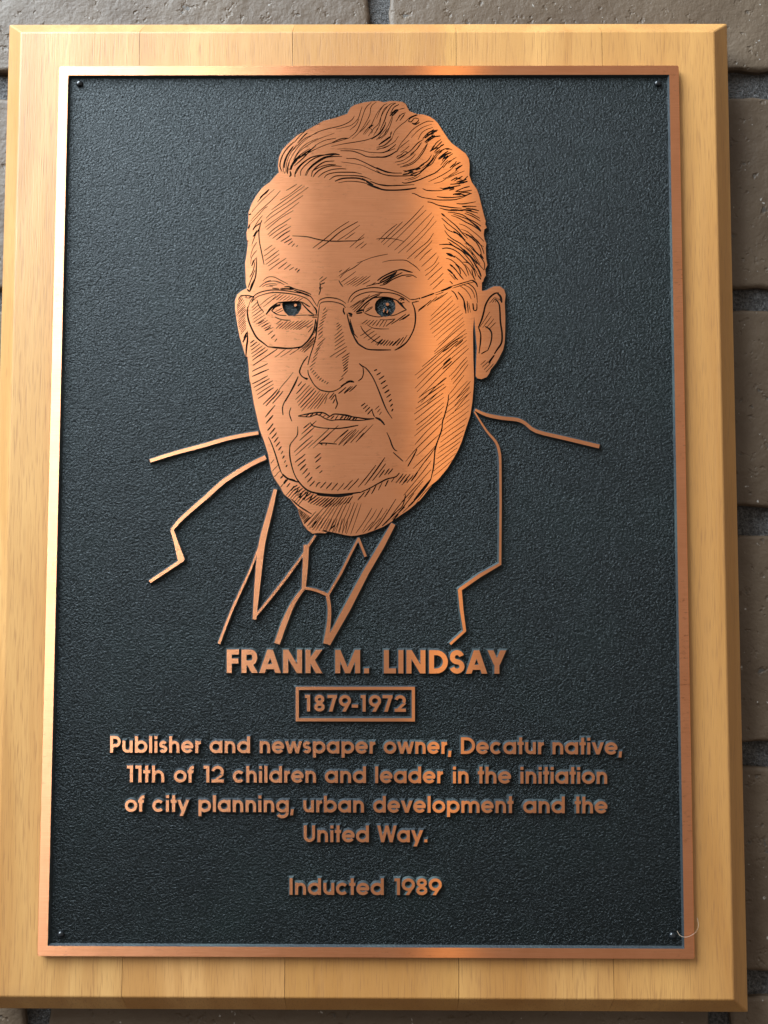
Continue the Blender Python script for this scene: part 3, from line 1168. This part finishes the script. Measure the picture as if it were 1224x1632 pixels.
for ln in STROKES.strip().splitlines():
    tk = ln.split()
    if tk[0] in 'TD': org = np.array([float(tk[1]), float(tk[2])]); sc = float(tk[3])
    elif tk[0] in 'PI':
        g = mm(np.array(tk[1:], float).reshape(-1, 2) / sc + org); (deeps if tk[0] == 'P' else islands).append(g)
    elif tk[0] == 'H':
        n = int(tk[1]); w = float(tk[2]); A, B = ' '.join(tk[4:]).split(';')
        a = along(np.array(A.split(), float), n); b = along(np.array(B.split(), float), n)
        for p, q in zip(a, b):
            d = q - p; add_line(np.r_[p + d * rnd.uniform(-.03, .03), q + d * rnd.uniform(-.04, .04)], w * rnd.uniform(.85, 1.15), org, sc)
    else: add_line(np.array(tk[1:], float), float(tk[0]), org, sc)
out = []
for ln in OUTLINE.strip().splitlines():
    tk = ln.split()
    if tk[0] == 'T': org = np.array([float(tk[1]), float(tk[2])]); sc = float(tk[3])
    else: out.append(np.array(tk, float).reshape(-1, 2) / sc + org)
out = np.vstack(out)
out = mm(out)
S_MM = 0.62
relief('portrait_head', [out], [grow(out, S_MM)], [COPPER, SIDE, ETCH], None, S_MM, grooves=grooves, deeps=deeps, islands=islands)
under(bpy.data.objects['portrait_head'], plate)

def shape(name, parts, s, w0=None):
    """parts: list of (points px, width px); one connected raised line drawing"""
    tops = []; bases = []
    for p, w in parts:
        p = np.asarray(p, float).reshape(-1, 2); w = np.asarray(w, float)
        if len(p) > 2 and w.ndim:
            pass
        tops.append(mm(miter_stroke(p, w))); bases.append(mm(miter_stroke(p, w + 2 * s * 4.0, s * 4.0)))
    return under(relief(name, tops, bases, [COPPER, SIDE, ETCH], None, s), plate)
def Z(x0, y0, sc, *v): return np.array(v, float).reshape(-1, 2) / sc + (x0, y0)
J = (220, 640, 5.1); K = (330, 760, 3.948); R = (680, 620, 3.887)
def sm(p): return smooth_path(p, 3)
def wid(p, w):
    w = np.asarray(w, float); return np.interp(np.linspace(0, 1, len(p)), np.linspace(0, 1, len(w)), w)
def curve(t, w, *v, k=3):
    p = smooth_path(Z(*t, *v), k) if k else Z(*t, *v); return (p, wid(p, np.array(w) / t[2]))
shape('shoulder_line', [curve(J, (26, 30, 30, 26), 98, 482, 300, 418, 520, 360, 700, 308, 850, 275, 978, 255)], S_MM)
shape('lapel_line', [curve(J, (34, 36, 34, 30, 24), 1038, 452, 900, 520, 700, 645, 560, 770, 450, 865, 345, 960, 275, 1042),
                     (Z(*J, 275, 1042, 310, 1150, 352, 1290), np.array((26, 34, 56)) / 5.1),
                     (Z(*J, 366, 1284, 95, 1465), np.array((26, 24)) / 5.1)], S_MM)
shape('shirt_collar_line', [curve(K, (22, 30, 38, 42, 36, 24), 430, 78, 395, 220, 345, 420, 320, 640, 298, 897),
                            curve(K, (10, 13, 15, 15), 345, 390, 270, 590, 160, 830, 75, 1050),
                            (Z(*K, 292, 892, 400, 760, 510, 620, 600, 495, 640, 430, 682, 368), np.array((12, 16, 16, 12, 16, 13)) / 3.948),
                            (Z(*K, 625, 428, 618, 560, 608, 700), np.array((34, 34, 26)) / 3.948),
                            curve(K, (18, 26, 36, 36), 610, 698, 545, 790, 490, 910, 440, 1050),
                            curve(K, (17, 17, 20), 600, 697, 680, 712, 762, 745),
                            curve(K, (22, 22, 24, 34), 757, 738, 770, 830, 765, 930, 748, 1050),
                            (Z(*K, 765, 738, 840, 610, 900, 490, 955, 384), np.array((13, 15, 14, 13)) / 3.948),
                            (Z(*K, 952, 386, 998, 502), np.array((15, 16)) / 3.948),
                            (Z(*K, 757, 1052, 880, 830, 1000, 600, 1100, 430, 1172, 296), np.array((36, 44, 38, 36, 28)) / 3.948)], S_MM)
shape('shoulder_line', [curve(R, (14, 22, 22, 20, 22, 24), 300, 128, 370, 160, 470, 180, 560, 190, 610, 212, 680, 262, 860, 306, 1070, 356)], S_MM)
shape('lapel_line', [curve(R, (8, 14, 17, 15), 295, 140, 370, 258, 430, 330, 452, 400, 456, 460),
                     (Z(*R, 456, 450, 458, 700, 455, 1088), np.array((15, 14, 15)) / 3.887),
                     (Z(*R, 458, 1082, 330, 1155, 203, 1244), np.array((16, 22, 20)) / 3.887),
                     (Z(*R, 205, 1240, 217, 1370, 236, 1502), np.array((24, 22, 18)) / 3.887),
                     (Z(*R, 238, 1496, 146, 1580), np.array((16, 15)) / 3.887)], S_MM)

# ------------------------------------------------------------------ raised lettering
def arc(cx, cy, rx, ry, a0, a1, n=None):
    n = n or max(6, int(abs(a1 - a0) / 14)); t = np.radians(np.linspace(a0, a1, n + 1))
    return ('s', np.c_[cx + rx * np.cos(t), cy + ry * np.sin(t)])
def ring(cx, cy, rx, ry): return [arc(cx, cy, rx, ry, 0, 180, 12), arc(cx, cy, rx, ry, 180, 360, 12)]
def ln_(x0, y0, x1, y1): return ('s', np.array([(x0, y0), (x1, y1)], float))
def dg(x0, y0, x1, y1, wh): return ('p', np.array([(x0 - wh / 2, y0), (x0 + wh / 2, y0), (x1 + wh / 2, y1), (x1 - wh / 2, y1)], float))
def glyph(ch, W, X, C, w):
    r = w / 2; D = X * 0.34; R_ = W - r
    o = lambda: ring(W / 2, X / 2, W / 2 - r, X / 2 - r * .9)
    def arch(x0, x1, yb=0.0, top=X):
        rx = (x1 - x0) / 2; ry = min(rx * 1.05, top * .5)
        return [arc((x0 + x1) / 2, top - r - ry, rx, ry, 0, 180, 10), ln_(x1, yb, x1, top - r - ry)]
    g = {
     'o': lambda: o(), 'O': lambda: ring(W / 2, C / 2, W / 2 - r, C / 2 - r),
     'a': lambda: o() + [ln_(R_, 0, R_, X)], 'd': lambda: o() + [ln_(R_, 0, R_, C)],
     'b': lambda: o() + [ln_(r, 0, r, C)], 'p': lambda: o() + [ln_(r, -D, r, X)],
     'g': lambda: o() + [ln_(R_, X, R_, 0), arc(W / 2, -D * .05, W / 2 - r, X * .36, 0, -150, 10)],
     'c': lambda: [arc(W / 2, X / 2, W / 2 - r, X / 2 - r * .9, 42, 318, 18)],
     'e': lambda: [arc(W / 2, X / 2, W / 2 - r, X / 2 - r * .9, 0, 325, 22), ln_(r, X / 2, W - r * .3, X / 2)],
     'n': lambda: [ln_(r, 0, r, X)] + arch(r, R_), 'h': lambda: [ln_(r, 0, r, C)] + arch(r, R_),
     'm': lambda: [ln_(r, 0, r, X)] + arch(r, W / 2) + arch(W / 2, R_),
     'u': lambda: [ln_(R_, 0, R_, X), ln_(r, X, r, r + (R_ - r) / 2), arc(W / 2, r + (R_ - r) / 2, (R_ - r) / 2, (R_ - r) / 2, 180, 360, 10)],
     'U': lambda: [ln_(R_, C, R_, r + (R_ - r) / 2), ln_(r, C, r, r + (R_ - r) / 2), arc(W / 2, r + (R_ - r) / 2, (R_ - r) / 2, (R_ - r) / 2, 180, 360, 10)],
     'r': lambda: [ln_(r, 0, r, X), arc(W, X * .55, W - r, X * .45 - r, 180, 95, 6)],
     'i': lambda: [ln_(r, 0, r, X * .97), ln_(r, X * 1.13, r, C)], 'l': lambda: [ln_(r, 0, r, C)], 'I': lambda: [ln_(r, 0, r, C)],
     't': lambda: [ln_(W * .5, 0, W * .5, C), ln_(0, X - r, W, X - r)],
     'f': lambda: [ln_(W * .42, 0, W * .42, C - w * 1.4), arc(W * .42 + w * 1.25, C - w * 1.5, w * 1.25, w, 180, 90, 6), ln_(0, X - r, W * .95, X - r)],
     's': lambda: [arc(W / 2, X - r - (X - w) / 4, W / 2 - r, (X - w) / 4, 25, 270, 12), arc(W / 2, r + (X - w) / 4, W / 2 - r, (X - w) / 4, 90, -155, 12)],
     'S': lambda: [arc(W / 2, C - r - (C - w) / 4 + .2, W / 2 - r * 1.15, (C - w) / 4, 15, 270, 14), arc(W / 2, r + (C - w) / 4, W / 2 - r, (C - w) / 4, 90, -165, 14)],
     'v': lambda: [dg(w * .55, X, W / 2, 0, w * 1.1), dg(W - w * .55, X, W / 2, 0, w * 1.1)],
     'w': lambda: [dg(w * .5, X, W * .28, 0, w), dg(W / 2, X, W * .28, 0, w), dg(W / 2, X, W * .72, 0, w), dg(W - w * .5, X, W * .72, 0, w)],
     'W': lambda: [dg(w * .5, C, W * .28, 0, w), dg(W / 2, C, W * .28, 0, w), dg(W / 2, C, W * .72, 0, w), dg(W - w * .5, C, W * .72, 0, w)],
     'y': lambda: [dg(w * .55, X, W / 2, 0, w * 1.1), dg(W - w * .55, X, W * .33, -D, w * 1.1)],
     'P': lambda: [ln_(r, 0, r, C), ln_(r, C - r, W - C * .3, C - r), ln_(r, C * .42, W - C * .3, C * .42), arc(W - C * .3, C * .71 - r / 2, C * .3 - r, (C * .58 - r) / 2, -90, 90, 8)],
     'D': lambda: [ln_(r, 0, r, C), ln_(r, r, W - C * .5, r), ln_(r, C - r, W - C * .5, C - r), arc(W - C * .5, C / 2, C * .5 - r, C / 2 - r, -90, 90, 14)],
     '1': lambda: [ln_(R_, 0, R_, C), ln_(0, C - r, R_, C - r)],
     '2': lambda: [arc(W / 2, C - W * .47, W / 2 - r, W * .47 - r, 170, -38, 14), dg(w * .75, w * .4, W * .86, C - W * .75, w * 1.2), ln_(0, r, W, r)],
     '7': lambda: [ln_(0, C - r, W, C - r), dg(W * .34, 0, W - w * .62, C - r, w * 1.12)],
     '8': lambda: ring(W / 2, C * .265, W / 2 - r, C * .265 - r) + ring(W / 2, C * .745 - r * .1, W / 2 - r * 1.3, C * .255 - r * .85),
     '9': lambda: ring(W / 2, C - W * .48, W / 2 - r, W * .48 - r) + [dg(W * .42, 0, W - w * .72, C - W * .62, w * 1.15)],
     '-': lambda: [ln_(0, C * .33, W, C * .33)],
     '.': lambda: [ln_(r, 0, r, w)], ',': lambda: [dg(r * .7, -w * 1.0, r * 1.15, w * 1.05, w * .95)],
     'F': lambda: [ln_(r, 0, r, C), ln_(r, C - r, W, C - r), ln_(r, C * .51, W * .95, C * .51)],
     'R': lambda: [ln_(r, 0, r, C), ln_(r, C - r, W - C * .31, C - r), ln_(r, C * .43, W - C * .31, C * .43), arc(W - C * .31, C * .715 - r / 2, C * .285 - r, (C * .57 - r) / 2, -90, 90, 10), dg(W - w * .62, 0, W * .45, C * .43, w * 1.22)],
     'A': lambda: [dg(w * .58, 0, W / 2, C, w * 1.12), dg(W - w * .58, 0, W / 2, C, w * 1.12), ln_(W * .22, C * .27, W * .78, C * .27)],
     'N': lambda: [ln_(r, 0, r, C), ln_(R_, 0, R_, C), dg(r, C, R_, 0, w * 1.12)],
     'K': lambda: [ln_(r, 0, r, C), dg(w * .9, C * .46, W - w * .68, C, w * 1.3), dg(W - w * .68, 0, w * 1.25, C * .56, w * 1.3)],
     'M': lambda: [ln_(r, 0, r, C), ln_(R_, 0, R_, C), dg(r * 1.1, C, W / 2, 0, w), dg(W - r * 1.1, C, W / 2, 0, w)],
     'L': lambda: [ln_(r, 0, r, C), ln_(r, r, W, r)],
     'Y': lambda: [ln_(W / 2, 0, W / 2, C * .46), dg(W / 2, C * .38, w * .62, C, w * 1.2), dg(W / 2, C * .38, W - w * .62, C, w * 1.2)],
    }
    return g[ch]()
def letter(ch, x0, W, base, X, C, w, s):
    """base: function px x -> baseline px y"""
    tops = []; bases = []
    e = s * 4.0
    for kind, p in glyph(ch, W, X, C, w):
        if kind == 's': a = stroke_poly(p, w); b = stroke_poly(p, w + 2 * e, e)
        else: a = p; b = grow(p, e)
        for q, lst in ((a, tops), (b, bases)):
            px = np.c_[x0 + q[:, 0], base(x0) - q[:, 1]]
            lst.append(mm(px))
    under(relief('letter', tops, bases, [COPPER, SIDE, ETCH], None, s), plate)
WD = dict(a=1.06, b=1.06, d=1.06, g=1.06, o=1.08, p=1.06, e=1.05, c=1.0, n=.87, u=.87, h=.87, m=1.52, i=.25, l=.25, I=.25, t=.50, f=.52, r=.50, s=.68, v=.98, w=1.42, y=1.0,
          P=.90, D=1.16, U=.93, W=1.62)
WD.update({'1': .43, '2': .92, '7': .9, '8': .88, '9': 1.04, '-': .5, '.': .27, ',': .25})
LSB = dict(a=.05, d=.05, o=.05, c=.05, e=.05, g=.05, s=.06, v=.02, w=.02, y=.02, t=.03, f=.03)
RSB = dict(b=.05, p=.05, o=.05, c=.03, e=.05, s=.06, r=.02, v=.02, w=.02, y=.02, t=.03, f=.02, P=.04, D=.05)
LSB.update({'1': .08, '2': .06, '7': .04, '8': .06, '9': .05, 'W': .02, ',': .06, '.': .08}); RSB.update({'2': .05, '7': .03, '8': .06, '9': .05, 'W': .0})
def word(txt, x0, x1, base, X=19.3, C=26.6, w=4.7, s=0.56):
    nat = 0; pos = []
    for i, ch in enumerate(txt):
        if i: nat += (LSB.get(ch, .10) + RSB.get(txt[i - 1], .10)) * X
        pos.append(nat); nat += WD[ch] * X
    k = (x1 - x0) / nat
    for ch, p in zip(txt, pos):
        Wc = WD[ch] * X * (k if WD[ch] > .3 else 1)
        letter(ch, x0 + p * k, Wc, base, X, C, w, s)
def bl(y0, y1): return lambda x: y0 + (y1 - y0) * (x - 175) / 815
for t, a, b in (('Publisher', 175.6, 320.6), ('and', 333.9, 398.4), ('newspaper', 414, 598.6), ('owner,', 611.4, 719.2), ('Decatur', 734.7, 867.4), ('native,', 880.6, 991.3)): word(t, a, b, bl(1199.6, 1202.5))
for t, a, b in (('11th', 202.3, 261.8), ('of', 277.1, 308.7), ('12', 324.3, 356.8), ('children', 371, 503.5), ('and', 517.7, 583.2), ('leader', 597.9, 706.5), ('in', 721.9, 746.8), ('the', 761.5, 814.8), ('initiation', 829.5, 967.6)): word(t, a, b, bl(1246.6, 1249.3))
for t, a, b in (('of', 198.9, 229.8), ('city', 242.8, 301.8), ('planning,', 316.3, 468), ('urban', 483.4, 580), ('development', 594.7, 818.3), ('and', 833.7, 900), ('the', 916, 968.3)): word(t, a, b, bl(1293.6, 1296.4))
for t, a, b in (('United', 484.1, 587.8), ('Way.', 601.3, 681.4)): word(t, a, b, bl(1341.5, 1343))
for t, a, b in (('Inducted', 461.6, 611.6), ('1989', 628.7, 704.2)): word(t, a, b, bl(1425.5, 1427.2))
hb = lambda x: 1072.4 + (x - 361) * 0.0031
for ch, a, b in (('F', 361.4, 380.8), ('R', 384.9, 411), ('A', 413, 447.8), ('N', 451.3, 481.3), ('K', 487, 513.8), ('M', 534.2, 573.9), ('.', 580.2, 587.6),
                 ('L', 611.8, 631), ('I', 635, 642.8), ('N', 647.8, 678), ('D', 683.8, 713.8), ('S', 716.4, 740.3), ('A', 742.4, 776.7), ('Y', 776.9, 807)):
    letter(ch, a, b - a, hb, 26, 37.2, 7.9, 0.62)
db = lambda x: 1133.8 + (x - 485) * 0.004
for ch, a, b in (('1', 486.2, 494.2), ('8', 500.8, 517.6), ('7', 521.9, 537), ('9', 540.3, 559.4), ('-', 560.8, 570.6), ('1', 574.8, 582.8), ('9', 588, 607.4), ('7', 609.8, 625.6), ('2', 629, 646.8)):
    letter(ch, a, b - a, db, 19, 26.4, 4.9, 0.52)
# raised frame round the dates
x0, y0, x1, y1, t = 471.3, 1094.6, 661.2, 1149.6, 4.9
q = [[(x0, y0), (x1, y0), (x1 - t, y0 + t), (x0 + t, y0 + t)], [(x1, y0), (x1, y1 + .3), (x1 - t, y1 - t), (x1 - t, y0 + t)],
     [(x1, y1 + .3), (x0, y1), (x0 + t, y1 - t), (x1 - t, y1 - t)], [(x0, y1), (x0, y0), (x0 + t, y0 + t), (x0 + t, y1 - t)]]
q = [mm(p) for p in q]
under(relief('date_frame', q, [grow(p, 0.6) for p in q], [COPPER, SIDE, ETCH], None, 0.6), plate)

# ------------------------------------------------------------------ stray fibre on the lower right corner
fp = smooth_path(np.array([(1079, 1483.5), (1083, 1490), (1090, 1493), (1098, 1491.5), (1107, 1486), (1112, 1478), (1112.5, 1470), (1111, 1463)]), 5)
fx = mm(fp, -0.0003) / 1000; V = []; F = []
for i, (x, z) in enumerate(fx):
    for k in range(6):
        a = k * math.pi / 3; V.append((x + .00007 * math.cos(a), -0.00032 - .0004 * math.sin(i / len(fx) * 3.1) + .00007 * math.sin(a), z + .0001 * math.cos(a)))
for i in range(len(fx) - 1):
    for k in range(6):
        F.append((i * 6 + k, i * 6 + (k + 1) % 6, i * 6 + 6 + (k + 1) % 6, i * 6 + 6 + k))
fo = link('fibre', V, F, make_plain('pale_fibre', (0.36, 0.27, 0.20), 0.5), None, smooth=True, origin=V[0])
tag(fo, 'thin pale curled hair caught on the lower right corner of the rim', 'fibre')
